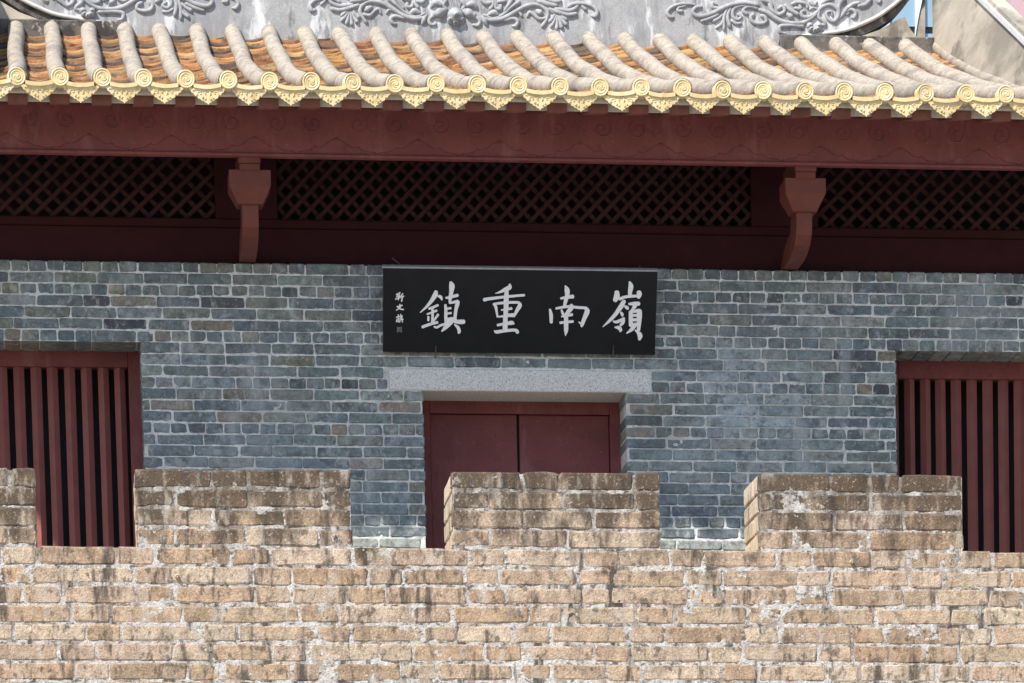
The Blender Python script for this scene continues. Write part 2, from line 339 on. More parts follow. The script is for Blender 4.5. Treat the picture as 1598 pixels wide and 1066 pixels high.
for r in range(NR):                                        # courses below the crenels
    z1 = ZC - r * CH; z0 = z1 - CH + JG * random.uniform(0.9, 1.2)
    x = BX0 - random.uniform(0, 0.5); k = random.randint(0, 1)
    while x < BX1:
        l = (ML if k % 2 else MH) * random.uniform(0.92, 1.09)
        if random.random() < 0.1: l *= 0.75
        in_open = r == 0 and not any(x + l > a + .03 and x < b - .03 for a, b in merlons)
        args = (x + JG / 2, x + l - JG / 2, z0 + random.uniform(-.004, .004), z1 + (0.003 if in_open else random.uniform(-.004, .002)))
        if px((x, PY, z1))[1] < 1075 and px((x + l, PY, z1))[0] > -60 and px((x, PY, z1))[0] < 1660:
            par_brick(*args, PT - 0.03 if in_open else 0.10)
        else:
            p, f = brick_shape(*args, 0.10, 0.009, 0.0055, 0.0060, 0.0018)
            far.add([(u, PY - n, v) for u, v, n in p], f, vary(random.choice(SAND), 0.12, 0.015))
        x += l; k += 1
tag(far.build('brick_courses', 'sandstone', par), kind='stuff')
for u, v in ((276, 900), (1329, 877)):                     # small fixings left in the stone
    c = P(u, v, PY - 0.006); t_ = MB(); pts = [c + np.array([0, k, 0]) for k in (0.02, -0.012, -0.02)]
    t_.tube(pts, [0.013, 0.012, 0.006], 10); t_.build('fixing_stud', 'brass', par, True)

# ------------------------------------------------------------------ roof line
EY = -1.35
ZD = P(799, 133.5, EY)[2]; RD = 5.05; ZRT = P(740, 57, EY + RD - .02)[2]; QA = 0.205; QB = (ZRT - ZD - QA * RD) / RD ** 2
xd0 = P(27, 116, EY)[0]; xd1 = P(1570, 147, EY)[0]; TP = (xd1 - xd0) / 24
def zr(d): return ZD + QA * d + QB * d * d                  # concave slope, eave to ridge RD metres back

# ------------------------------------------------------------------ the tower
ZTOP = P(0, 405, 0)[2]
tower = empty('gate_tower', (0, 3.6, FLOOR)); tag(tower, 'grey brick gate tower with yellow glazed tile eaves and dark red woodwork', 'building')
RH = (P(580, 416, 0)[2] - P(580, 807, 0)[2]) / 22.0
REC = 0.36
def quant(z): return ZTOP - round((ZTOP - z) / RH) * RH
wl1 = P(221, 600, 0)[0]; wr0 = P(1399, 600, 0)[0]; wl0 = wl1 - 1.55; wr1 = wr0 + 1.55
wz = quant(P(110, 531, 0)[2]); sill = FLOOR + 0.35
dl = P(661, 640, 0)[0]; dr = P(976, 640, 0)[0]; dz = P(818, 611, 0)[2]
lx0 = P(608, 592, 0)[0]; lx1 = P(1017, 592, 0)[0]; lz1 = P(812, 577, 0)[2]
openings = [(wl0, wl1, sill, wz), (wr0, wr1, sill, wz), (dl, dr, FLOOR, dz)]
wall = MB(); e = 0.006
cuts = [(-TX, wl0), (wl1, dl), (dr, wr0), (wr1, TX)]
for a, b in cuts: wall.box(a + (e if a > -TX else 0), b - (e if b < TX else 0), 0.014, 0.46, FLOOR, ZTOP - 0.02)
for a, b, c, d in openings:
    wall.box(a - 0.01, b + 0.01, 0.0142, 0.455, d + 0.01, ZTOP - 0.0205)
    if c > FLOOR: wall.box(a - 0.01, b + 0.01, 0.0142, 0.455, FLOOR, c)
wallo = wall.build('wall', 'grey_mortar', tower)
def in_wall(x, z):
    k = z < ZTOP - 0.01
    for a, b, c, d in openings: k &= ~((x > a - e) & (x < b + e) & (z > c) & (z < d + 0.004))
    return k
mortar_sheet('mortar', -3.9, 4.0, ZTOP - 27 * RH, ZTOP, 0.008, 0.0051, 0.0036, in_wall, 'grey_mortar', wallo, 11)
GREY = [(0.175, 0.205, 0.205), (0.195, 0.22, 0.21), (0.15, 0.182, 0.185), (0.13, 0.162, 0.175), (0.17, 0.207, 0.215), (0.205, 0.215, 0.185), (0.11, 0.13, 0.14), (0.225, 0.25, 0.235), (0.155, 0.192, 0.185), (0.145, 0.185, 0.19)]
ODD = [(0.22, 0.185, 0.145), (0.24, 0.22, 0.18), (0.20, 0.19, 0.14), (0.08, 0.088, 0.095), (0.07, 0.08, 0.095)]
cand = []
for r in range(28):
    z1 = ZTOP - r * RH; z0 = z1 - RH; header = r == 0 or r % 4 == 2
    x = -3.9 - random.uniform(0, 0.27) + (0.135 if r % 2 else 0)
    segs = []
    while x < 4.0:
        l = (0.1045 if header else 0.270) * random.uniform(0.94, 1.06)
        if header and random.random() < 0.05: l = 0.265
        if not header and random.random() < 0.07: l = random.choice((0.105, 0.16, 0.2))
        segs.append((x, x + l)); x += l
    holes = [(a, b) for a, b, c, d in openings if z0 + RH / 2 < d and z1 > c]
    if lz1 > z0 + RH / 2 > dz - 0.02: holes.append((lx0 - .002 + random.uniform(-.03, .0), lx1 + .002))
    for a, b in segs:
        parts = [(a, b)]
        for h0, h1 in holes:
            new = []
            for p0, p1 in parts:
                if p1 <= h0 or p0 >= h1: new.append((p0, p1)); continue
                if p0 < h0 and h0 - p0 > 0.02: new.append((p0, h0))
                if p1 > h1 and p1 - h1 > 0.02: new.append((h1, p1))
            parts = new
        for p0, p1 in parts:
            if p1 - p0 < 0.035: continue
            edge = 0
            for h0, h1 in holes:
                if abs(p1 - h0) < 1e-6: edge |= 1
                if abs(p0 - h1) < 1e-6: edge |= 2
            over = any(z0 - d < RH * .6 and z0 - d > -RH * .6 and p1 > oa and p0 < ob for oa, ob, c, d in openings[:2])
            cand.append((p0, p1, z0, z1, edge, over, header, r))
def vis(c):
    x = (c[0] + c[1]) / 2; z = (c[2] + c[3]) / 2; u, v = px((x, 0, z))
    if u < -10 or u > 1610: return 0
    if 600 < u < 1024 and 420 < v < 550: return 0
    if v > 740:
        gap = any(a < u < b for a, b in ((55, 210), (547, 692), (1030, 1162), (1502, 1700)))
        if not gap or v > 856: return 0
    return (c[1] - c[0]) - (0.0 if 0 <= u <= 1598 else 0.1)
order = sorted(range(len(cand)), key=lambda i: -vis(cand[i])); single = set(i for i in order[:300] if vis(cand[i]) > 0)
rest = MB(); g2 = 0.006
for i, (p0, p1, z0, z1, edge, over, header, r) in enumerate(cand):
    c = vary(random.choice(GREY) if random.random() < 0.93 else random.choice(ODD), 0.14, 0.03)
    xm, zm = (p0 + p1) / 2, (z0 + z1) / 2
    wsh = 0.95 * math.exp(-((xm - 1.42) / .38) ** 2 - ((zm - 6.78) / .42) ** 2) * random.uniform(.4, 1.1) + 0.22 * math.exp(-((xm + 1.6) / 1.0) ** 2 - ((zm - 6.4) / .3) ** 2)
    c = tuple(a_ * (1 - wsh) + b_ * wsh for a_, b_ in zip(c, (0.36, 0.415, 0.45)))
    if r >= 24: c = tuple(a_ * .35 + b_ * .65 for a_, b_ in zip(c, (0.40, 0.41, 0.36)))  # lowest courses paler: whitewash, plus the sunlit strip's brightness painted into the bricks
    dep = 0.35 if (edge or over) else 0.03
    a = p0 + (0.0 if edge & 2 else g2 / 2); b = p1 - (0.0 if edge & 1 else g2 / 2)
    za = z0 + g2 * random.uniform(.7, 1.1); 
    if over: za = z0 + 0.001
    p, f = brick_shape(a, b, za, z1 - random.uniform(0, .002), dep, 0.0060, 0.0060, 0.0028, 0.0018)
    v = [(u, -n, w) for u, w, n in p]
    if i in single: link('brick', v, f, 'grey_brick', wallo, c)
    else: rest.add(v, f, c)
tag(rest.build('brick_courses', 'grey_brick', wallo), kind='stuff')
# sides, back, interior
shell = MB(); ZR = ZTOP + 0.6
for s in (-1, 1): shell.box(min(s * TX, s * (TX - .3)), max(s * TX, s * (TX - .3)), 0.47, 7.0, FLOOR, ZR + 0.3)
shell.box(-TX, TX, 7.0, 7.3, FLOOR, ZR + 0.3)
shell.build('rear_wall', 'grey_mortar', tower)
inn = MB(); inn.box(-TX + .32, TX - .32, 3.2, 3.25, FLOOR + .01, zr(4.4) - .1)
inn.build('inner_partition', 'interior', tower)
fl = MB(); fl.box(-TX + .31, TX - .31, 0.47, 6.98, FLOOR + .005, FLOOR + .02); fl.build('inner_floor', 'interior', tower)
# granite lintel over the door
m_ = MB(); m_.box(lx0, lx1, -0.004, 0.44, dz, lz1, 0.006); m_.build('lintel', 'granite', tower)
# door
FY = REC
dt = P(818, 627, FY)[2]
door = empty('door', ((dl + dr) / 2, FY + .05, FLOOR), tower)
fr0 = P(671.5, 690, FY)[0]; fr1 = P(952.5, 690, FY)[0]; rail0 = P(818, 646, FY)[2]
fm = MB(); fm.box(dl - .03, fr0, FY, FY + .12, FLOOR, dz + .05, .004); fm.box(fr1, dr + .03, FY, FY + .12, FLOOR, dz + .05, .004)
fm.box(fr0, fr1, FY + .002, FY + .12, rail0, dz + .05, .004); fm.box(fr0, fr1, FY + .02, FY + .1, rail0 - .0, rail0 + .02, .004)
fm.build('frame', 'red_paint', door)
mid = P(810, 690, FY)[0]
for a, b in ((fr0 + .002, mid - .007), (mid + .007, fr1 - .002)):
    lf = box('leaf', a, b, FY + .05, FY + .10, FLOOR + .02, rail0 + .03, 'red_paint', door, .004)
st = MB(); st.box(mid - .012, mid + .012, FY + .085, FY + .1, FLOOR + .02, rail0 + .02); st.build('door_seam', 'interior', door)
# windows with vertical bars
def window(x0, x1, xs, name='window'):
    w = empty(name, ((x0 + x1) / 2, FY, sill), tower)
    top = P(110, 572, FY)[2] if x0 < 0 else P(1500, 591, FY)[2]
    fm = MB()
    wst = 0.07
    fm.box(x0 - .02, x0 + wst, FY, FY + .12, sill, wz + .05, .005); fm.box(x1 - wst, x1 + .02, FY, FY + .12, sill, wz + .05, .005)
    fm.box(x0 + wst, x1 - wst, FY + .002, FY + .12, top, wz + .05, .005); fm.box(x0 + wst, x1 - wst, FY + .002, FY + .12, sill, sill + .09, .005)
    fm.build('frame', 'red_paint', w)
    r = 0.0325
    for x in xs:
        if not (x0 + wst + .02 < x < x1 - wst - .02): continue
        b = MB(); y = FY + .055
        q = [(x - r, y), (x, y - r), (x + r, y), (x, y + r)]; tw = random.uniform(-.002, .002)
        v = [(a, c, sill + .05) for a, c in q] + [(a + tw, c, top + .02) for a, c in q]
        b.add(v, [(0, 1, 2, 3), (7, 6, 5, 4)] + [(i, (i + 1) % 4, 4 + (i + 1) % 4, 4 + i) for i in range(4)])
        b.build('bar', 'slat_paint', w)
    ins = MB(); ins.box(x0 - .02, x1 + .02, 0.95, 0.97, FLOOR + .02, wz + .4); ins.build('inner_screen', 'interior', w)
p0 = P(187.5, 600, FY)[0]; window(wl0, wl1, [p0 - 0.1008 * k for k in range(20)])
p0 = P(1421, 600, FY)[0]; window(wr0, wr1, [p0 + 0.0985 * k for k in range(20)])

# ------------------------------------------------------------------ lattice, tie beam, posts
LY = 0.12
bz1 = P(200, 340, LY - .02)[2]
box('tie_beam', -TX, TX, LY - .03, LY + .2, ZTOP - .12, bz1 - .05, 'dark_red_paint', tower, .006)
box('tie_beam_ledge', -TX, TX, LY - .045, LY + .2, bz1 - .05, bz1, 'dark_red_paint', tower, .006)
LZ1 = bz1 + 0.50
panels = [(-3.9, P(335, 300, LY)[0], 0.1135, 0.1045), (P(432, 300, LY)[0], P(1171, 300, LY)[0], 0.0985, 0.0985), (P(1275, 300, LY)[0], 4.1, 0.1135, 0.1045)]
prev = -TX
for (a, b, ph, pv) in panels:
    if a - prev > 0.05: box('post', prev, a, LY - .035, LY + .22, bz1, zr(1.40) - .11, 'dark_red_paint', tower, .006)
    prev = b
    pan = empty('lattice_panel', ((a + b) / 2, LY, bz1), tower)
    wd = 0.0122
    for sgn in (1, -1):
        sl = pv / ph; hgt = LZ1 - bz1; n = int((b - a + hgt / sl) / ph) + 2
        for k in range(-n, n + 1):
            # line z = bz1 + sgn*sl*(x - xs)
            xs = (a if sgn > 0 else b) + sgn * (k * ph + 0.3 * ph)
            t0, t1 = 0.0, hgt
            xa = xs; xb = xs + sgn * hgt / sl
            lo, hi = a, b
            def tz(x): return (x - xs) * sgn * sl
            ta, tb = sorted((tz(lo), tz(hi))); t0 = max(t0, ta); t1 = min(t1, tb)
            if t1 - t0 < 0.03: continue
            q0 = np.array([xs + sgn * t0 / sl, bz1 + t0]); q1 = np.array([xs + sgn * t1 / sl, bz1 + t1])
            d = unit(q1 - q0); nrm = np.array([-d[1], d[0]]) * wd; y0 = LY if sgn > 0 else LY + .0145
            poly = [q0 - nrm, q1 - nrm, q1 + nrm, q0 + nrm]
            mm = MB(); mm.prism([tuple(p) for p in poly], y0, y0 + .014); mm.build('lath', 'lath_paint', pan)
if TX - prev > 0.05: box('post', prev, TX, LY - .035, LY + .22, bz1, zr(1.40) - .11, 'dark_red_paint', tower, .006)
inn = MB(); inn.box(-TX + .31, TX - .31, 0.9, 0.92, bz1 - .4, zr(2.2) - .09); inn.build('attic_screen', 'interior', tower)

# ------------------------------------------------------------------ eave brackets
def bracket(u):
    bx = P(u, 320, -.62)[0]
    br = empty('bracket', (bx, -.35, ZTOP), tower)
    fr = [(322, -.62), (345, -.615), (362, -.59), (378, -.52), (390, -.42), (400, -.30), (411, -.10)]
    yz = [(Y, P(u, v + (0 if u < 800 else 0), Y)[2]) for v, Y in fr]
    off = ZTOP + .005 - yz[-1][1]
    yz = [(a, b + off) for a, b in yz]
    back = [(0.095, yz[-1][1]), (0.095, yz[-1][1] + .03), (-.05, yz[4][1] + .07), (-.22, yz[3][1] + .09), (-.34, yz[1][1]), (-.38, yz[0][1] + .02)]
    m1 = MB(); m1.prism(yz + back, bx - .047, bx + .047, 'x'); m1.build('arm', 'orange_red_paint', br)
    z0 = yz[0][1] - .005
    def frustum(mb, wa, da, wb, db, za, zb, yc):
        v = [(bx + sx * wa, yc + sy * da, za) for sx, sy in ((-1, -1), (1, -1), (1, 1), (-1, 1))] + [(bx + sx * wb, yc + sy * db, zb) for sx, sy in ((-1, -1), (1, -1), (1, 1), (-1, 1))]
        mb.add(v, [(3, 2, 1, 0), (4, 5, 6, 7)] + [(i, (i + 1) % 4, 4 + (i + 1) % 4, 4 + i) for i in range(4)])
    m2 = MB(); frustum(m2, .072, .085, .121, .13, z0 - .012, z0 + .085, -.56); frustum(m2, .121, .13, .121, .13, z0 + .0852, z0 + .17, -.56)
    m2.build('bearing_block', 'orange_red_paint', br)
    m3 = MB(); m3.box(bx - .06, bx + .06, -.700, -.2, z0 + .165, z0 + .205, .004); m3.box(bx - .064, bx + .064, -.712, -.2, z0 + .205, z0 + .30, .006)
    m3.build('cross_arm', 'orange_red_paint', br)
for u in (390.5, 1255): bracket(u)

# ------------------------------------------------------------------ roof
roof = empty('roof', (0, 1.2, ZTOP + 1), tower)
KX = range(-5, 31); RX0 = xd0 + (KX[0] - .5) * TP; RX1 = xd0 + (KX[-1] + .5) * TP
ds = np.linspace(0.02, RD, 26)
variants = []
for vi in range(5):
    mb = MB(); pts = np.array([(0.004 * math.sin(3 * d + vi * 2) + 0.003 * math.sin(1.3 * d + vi), EY + d, zr(d) + 0.003 * math.sin(5 * d + vi)) for d in ds])
    mb.tube(pts, 0.0535 + 0.0012 * np.sin(ds * 3 + vi * 1.7), 16)
    variants.append(mb)
disc = MB(); prof = [(0.0, -.004), (0.006, -.007), (0.012, -.005), (0.030, -.003), (0.033, -.006), (0.036, -.006), (0.039, -.003), (0.043, -.003), (0.046, -.008), (0.0515, -.008), (0.0545, -.003), (0.0545, 0.06)]
nseg = 20; v = []; f = []
for rr, yy in prof[1:]:
    v += [(rr * math.cos(2 * math.pi * j / nseg), yy, rr * math.sin(2 * math.pi * j / nseg)) for j in range(nseg)]
for i in range(len(prof) - 2): f += [(i * nseg + j, i * nseg + (j + 1) % nseg, (i + 1) * nseg + (j + 1) % nseg, (i + 1) * nseg + j) for j in range(nseg)]
f.append(tuple(range(nseg))[::-1]); disc.add(v, f)
for q in range(3):                                          # raised swirl in the disc
    disc.tube([((.008 + .0032 * k) * math.cos(q * 2.09 + k * .5), -.0045, (.008 + .0032 * k) * math.sin(q * 2.09 + k * .5)) for k in range(6)], [.002, .0032, .0036, .0032, .0026, .0016], 5)
drip = MB()
half = [(0.0, -.112), (.008, -.102), (.018, -.099), (.024, -.091), (.036, -.089), (.044, -.080), (.056, -.076), (.062, -.066), (.074, -.061), (.080, -.050), (.092, -.043), (.096, -.033), (.106, -.026), (.104, -.020)]
outl = half + [(.094, -.016), (.05, -.022), (0, -.024)]
full = outl + [(-a, b) for a, b in outl[::-1][1:-1]]
drip.prism(full, -.004, .012)
lip = [(x, 0.010 - .016 * math.cos(x / .078 * 1.2)) for x in np.linspace(-.078, .078, 11)]
drip.prism(lip + [(a, b - .022) for a, b in lip[::-1]], -.016, .05)
for s in (-1, 1):                                           # raised scrolls and rays on the drip tile
    for cx_, cz_, r0 in ((.045, -.050, .017), (.075, -.035, .010)):
        pts = [(s * (cx_ + (r0 - .0022 * k) * math.cos(k * .8)), -.005, cz_ + (r0 - .0022 * k) * .8 * math.sin(k * .8)) for k in range(7)]
        drip.tube(pts, .0032, 5)
    for x_, z_, l_ in ((.012, -.05, .03), (.028, -.074, .016), (.060, -.058, .014), (.014, -.082, .016)):
        drip.tube([(s * (x_ - .004), -.004, z_ + l_ / 2), (s * (x_ + .004), -.007, z_), (s * (x_ - .002), -.004, z_ - l_ / 2)], [.003, .0045, .002], 5)
shared = {}
def place(key, mb, name, mat, loc, parent, smooth=False):
    """first use builds the mesh, later ones copy the object and share it"""
    loc = np.array(loc, float)
    if key not in shared:
        me = bpy.data.meshes.new(name); me.from_pydata([tuple(p) for p in mb.v], [], mb.f); me.materials.append(M[mat])
        if smooth: me.polygons.foreach_set('use_smooth', [True] * len(me.polygons))
        me.update(); o = bpy.data.objects.new(name, me); shared[key] = o
    else: o = shared[key].copy()
    col.objects.link(o); o.parent = parent; o.location = loc - WLOC[parent.name]; WLOC[o.name] = loc
    return o
TILE = [(0.32, 0.165, 0.065), (0.26, 0.13, 0.055), (0.35, 0.19, 0.075), (0.20, 0.10, 0.05), (0.27, 0.17, 0.095), (0.11, 0.07, 0.045), (0.36, 0.21, 0.09), (0.09, 0.06, 0.045)]
xgab = P(1462, 78, EY + RD - .1)[0]
for k in KX:
    x = xd0 + k * TP
    if x - 0.06 < xgab + 0.9:
        place('roll%d' % (k % 5), variants[k % 5], 'tile_roll', 'roll_mortar', (x, 0, 0), roof, True)
    dj = place('disc', disc, 'eave_disc', 'yellow_glaze', (x + random.uniform(-.004, .004), EY - .002, ZD + random.uniform(-.004, .004)), roof, True)
    dj.rotation_euler = (random.uniform(-.10, .10), random.uniform(-3, 3), random.uniform(-.10, .10))
    dj.scale = (.95, 1, .95)
    dp = place('drip', drip, 'drip_tile', 'yellow_glaze', (x + TP / 2 + random.uniform(-.004, .004), EY + .005, ZD - .022 + random.uniform(-.003, .003)), roof)
    dp.rotation_euler = (random.uniform(-.08, .12), random.uniform(-.05, .05), random.uniform(-.07, .07))
    ch = MB(); d = 0.05; xc = x + TP / 2; hw = TP / 2 - .03; nsg = 8
    while d < RD:                                           # overlapped concave tiles of one channel
        st_ = random.uniform(.15, .27); th = random.uniform(.012, .026); c = vary(random.choice(TILE), .2, .06); tw = random.uniform(-.006, .006); v = []
        for dd, hh in ((d + random.uniform(-.012, .012), th), (d + random.uniform(-.012, .012), 0.0), (d + st_ + .05, 0.0)):
            for j in range(nsg + 1):
                s_ = (j / nsg * 2 - 1); v.append((xc + s_ * hw, EY + dd + (.010 * math.sin(j * .75 + d * 9) if dd < d + .02 else 0), zr(dd) - .050 + .020 * s_ * s_ + hh * (1 if dd < d + .02 else 1) + tw * s_ + (.0 if dd > d + .02 else 0)))
        n1 = nsg + 1
        # top sheet from the raised lip back under the next tile, front lip face below it
        top = v[:n1]; bot = v[n1:2 * n1]; back = v[2 * n1:]
        bot = [(a[0], a[1], b[2] - .006) for a, b in zip(top, bot)]
        vv = top + bot + back
        ff = [(j, j + 1, n1 + j + 1, n1 + j) for j in range(nsg)] + [(j, 2 * n1 + j, 2 * n1 + j + 1, j + 1) for j in range(nsg)]
        ch.add(vv, ff, c); d += st_
    tag(ch.build('pan_tile_channel', 'pan_tile', roof), kind='stuff')
# deck, boards, rafters, fascia
dk = MB(); pr = [(EY + d, zr(d) - .062) for d in ds[1:]] + [(EY + d, zr(d) - .10) for d in ds[:0:-1]]
dk.prism(pr, RX0, RX1, 'x'); dk.build('roof_deck', 'rafter_paint', roof)
bk = MB(); ridge_y = EY + RD; pr = [(ridge_y, zr(RD) - .05), (8.2, zr(0.4) - .2), (8.2, zr(0.4) - .3), (ridge_y, zr(RD) - .15)]
bk.prism(pr, RX0, RX1, 'x'); bk.build('rear_slope', 'roll_mortar', roof)
BYb = EY + .07
ezt = zr(.07) - .04; ezb = P(660, 155, BYb)[2]
eb = MB(); eb.box(RX0, RX1, BYb, BYb + .035, ezb, ezt, .003); eb.build('eave_board', 'cream_board', roof)
RY = EY + .13; FYs = EY + .62
fz1 = P(660, 168, FYs - .02)[2]; fz0 = P(660, 247.5, FYs - .02)[2]
iz0 = P(660, 171, RY)[2]
wb = MB(); wb.box(RX0, RX1, RY + .02, RY + .045, iz0 + .014, ezb + .03); wb.build('infill_board', 'cream_board', roof)
rf = MB(); rf.prism([(0, iz0 - .004), (0, ezb + .004), (1.5, ezb + .30), (1.5, iz0 + .285)], -.056, .056, 'x')
for k in KX: place('rafter', rf, 'rafter', 'rafter_paint', (xd0 + k * TP - .003, RY + random.uniform(-.004, .004), random.uniform(-.003, .003)), roof)
fas = empty('fascia_board', (0, FYs, fz0), tower)
b = MB(); b.box(RX0, RX1, FYs, FYs + .05, fz0 + .018, iz0 + .13, .003); b.build('backing_board', 'red_paint', fas)
b = MB(); b.box(RX0, RX1, FYs - .016, FYs + .055, fz0, fz0 + .020, .006); b.build('bottom_bead', 'red_paint', fas)
per = (P(716, 246, FYs)[0] - P(589, 243, FYs)[0]); xv0 = P(716, 246, FYs)[0]; fh = (iz0 + .12) - fz0
zt_ = P(652, 221, FYs)[2] - fz0; zv = 0.012 + .010
hp = [(0, zv), (.012, zv + .010), (.035, zv + .012), (.075, zv + .018), (.098, zv + .030), (.1085, zv + .042), (.118, zv + .038), (.140, zv + .034), (.165, zv + .046), (.19, zv + .068), (.215, zv + .078), (.235, zv + .092), (per / 2, zt_)]
sc = MB(); edge_ = hp + [(per - a, b_) for a, b_ in hp[::-1][1:]]
edge_ = [(a, b_) for a, b_ in edge_]
poly = [(a - per / 2 - 0, b_) for a, b_ in [(per / 2 + x_ if False else x_, z_) for x_, z_ in edge_]]
# plate spans from one peak to the next so that its tip hangs in the middle
lob = [(-per / 2, zt_)] + [(-a, b_) for a, b_ in hp[::-1][1:-1]] + [(0, zv)] + [(a, b_) for a, b_ in hp[1:-1]] + [(per / 2, zt_)]
sc.prism(lob + [(per / 2, fh), (-per / 2, fh)], -.004, .0075)
sp = MB(); pts = [((.058 - .0031 * k) * math.cos(k * .55 + 2.2), 0, (.056 - .0031 * k) * math.sin(k * .55 + 2.2)) for k in range(17)]
sp.tube(pts, .0042, 5)
for k in range(-9, 10):
    x = xv0 + k * per
    if x < RX0 + .2 or x > RX1 - .2: continue
    place('apron', sc, 'apron_plate', 'red_paint', (x, FYs - .0078, fz0), fas)
    for s in (-1, 1):
        o = place('spiral', sp, 'carved_spiral', 'red_paint', (x + s * .107, FYs - .0125, fz0 + .185), fas)
        o.scale = (s, 1, 1)

# ------------------------------------------------------------------ main ridge with plaster scrollwork
RYp = ridge_y - .02
CXR = 709.0
ridge = empty('main_ridge', (0, RYp, zr(RD)), tower)
def RP(u, v, dy=0.0): p = P(u, v, RYp); return np.array([p[0], RYp + dy, p[2]])
xc = P(CXR, 30, RYp)[0]
def mir(p): return np.array([2 * xc - p[0], p[1], p[2]])
curve_px = [(1215, 63), (1268, 55), (1316, 48), (1344, 38), (1371, 25), (1392, 10), (1406, -2), (1424, -22), (1436, -46), (1440, -70)]
cr = smooth_line([RP(*q) for q in curve_px], 5)
zb = zr(RD) - .2
outl = [(p[0], p[2]) for p in cr]; outm = [(2 * xc - p[0], p[2]) for p in cr][::-1]
b = MB(); b.prism([(outl[0][0], zb), *outl, *outm, (outm[-1][0], zb)], RYp, RYp + .2); b.build('panel', 'ridge_plaster', ridge)
for fl_ in (0, 1):
    q = [mir(p) if fl_ else p for p in cr]
    b = MB(); b.tube([p + np.array([0, -.004, 0]) for p in q], .014, 8); b.build('rim', 'white_trim', ridge, True)
    # darker moulded band that follows the panel's curved underside
    oc = [(1240, 66), (1330, 57), (1362, 46), (1392, 28), (1410, 10), (1424, -8), (1440, -30), (1452, -70)]
    co = smooth_line([RP(*z) for z in oc], 5); co = [mir(p) if fl_ else p for p in co]
    pl = [(p[0], p[2]) for p in co] + [(p[0], p[2]) for p in q[::-1]]
    b = MB(); b.prism(pl, RYp + .012, RYp + .18); b.build('moulded_band', 'mossy_plaster', ridge)
    pd = [RP(*z) for z in ((1300, 70), (1340, 59), (1372, 48), (1400, 32), (1411, 28), (1415, 38), (1420, 48), (1430, 60), (1432, 70))]
    pd = [mir(p) if fl_ else p for p in pd]
    b = MB(); b.prism([(p[0], p[2]) for p in pd], RYp - .03, RYp + .19); b.build('pedestal', 'gable_plaster', ridge)
    a_, c_ = RP(1216, 63), RP(1466, 61)
    if fl_: a_, c_ = mir(a_), mir(c_)
    b = MB(); b.box(min(a_[0], c_[0]), max(a_[0], c_[0]), RYp - .05, RYp + .21, zb, c_[2], .008); b.build('plinth', 'mossy_plaster', ridge)
    ps = [RP(*z) for z in ((1434, 62), (1436, 38), (1440, 15), (1445, -8), (1445, -60), (1446, -60), (1446, 62))]
    ps = [mir(p) if fl_ else p for p in ps]
    b = MB(); b.prism([(p[0], p[2]) for p in ps], RYp + .06, RYp + .16); b.build('finial_post', 'gable_plaster', ridge)
def relief(pts, ox, sc_, mirror=False, lift=.5):
    """domed ribbon of plaster along a traced centreline (x, y, width)"""
    p = smooth_line([q if len(q) == 3 else (*q, 36) for q in pts], 5)
    c = np.array([RP(ox + a / sc_, b / sc_) for a, b, w in p]); wd = p[:, 2] / sc_ / 229.0 / 2 * 1.12
    if mirror: c[:, 0] = 2 * xc - c[:, 0]
    k = len(c); t = np.gradient(c, axis=0); t /= np.linalg.norm(t, axis=1)[:, None] + 1e-9
    s = np.stack([-t[:, 2], np.zeros(k), t[:, 0]], 1)
    # rounded ends
    c = np.vstack([c[0] - t[0] * wd[0] * .75, c, c[-1] + t[-1] * wd[-1] * .75]); s = np.vstack([s[0], s, s[-1]]); wd = np.concatenate([[wd[0] * .35], wd, [wd[-1] * .35]])
    v = []; n = 7
    for i in range(len(c)):
        for j in range(n):
            a = math.pi * j / (n - 1)
            v.append(c[i] + s[i] * wd[i] * math.cos(a) + np.array([0, .006 - (math.sin(a) ** .8) * wd[i] * 1.15 - .006 * math.sin(a), 0]))
    f = [(i * n + j, i * n + j + 1, (i + 1) * n + j + 1, (i + 1) * n + j) for i in range(len(c) - 1) for j in range(n - 1)]
    return v, f
def ornament(strokes, ox, sc_, blobs=()):
    for mirror in (False, True):
        for st_ in strokes:
            v, f = relief(st_, ox, sc_, mirror); link('scroll', v, f, 'relief_plaster', ridge, None, True)
        for (a, b_, r) in blobs:
            for q in range(5):
                an = math.pi * (q / 4.0) + math.pi; rr = r / sc_ / 229
                c = RP(ox + a / sc_, b_ / sc_) + np.array([rr * .62 * math.cos(an), 0, rr * .62 * math.sin(an)])
                if mirror: c = mir(c)
                mb = MB(); mb.tube([c, c + [0, -rr * .5, 0], c + [0, -rr * .75, 0], c + [0, -rr * .85, 0]], [rr * .5, rr * .46, rr * .3, rr * .08], 8); mb.build('petal', 'relief_plaster', ridge, True)
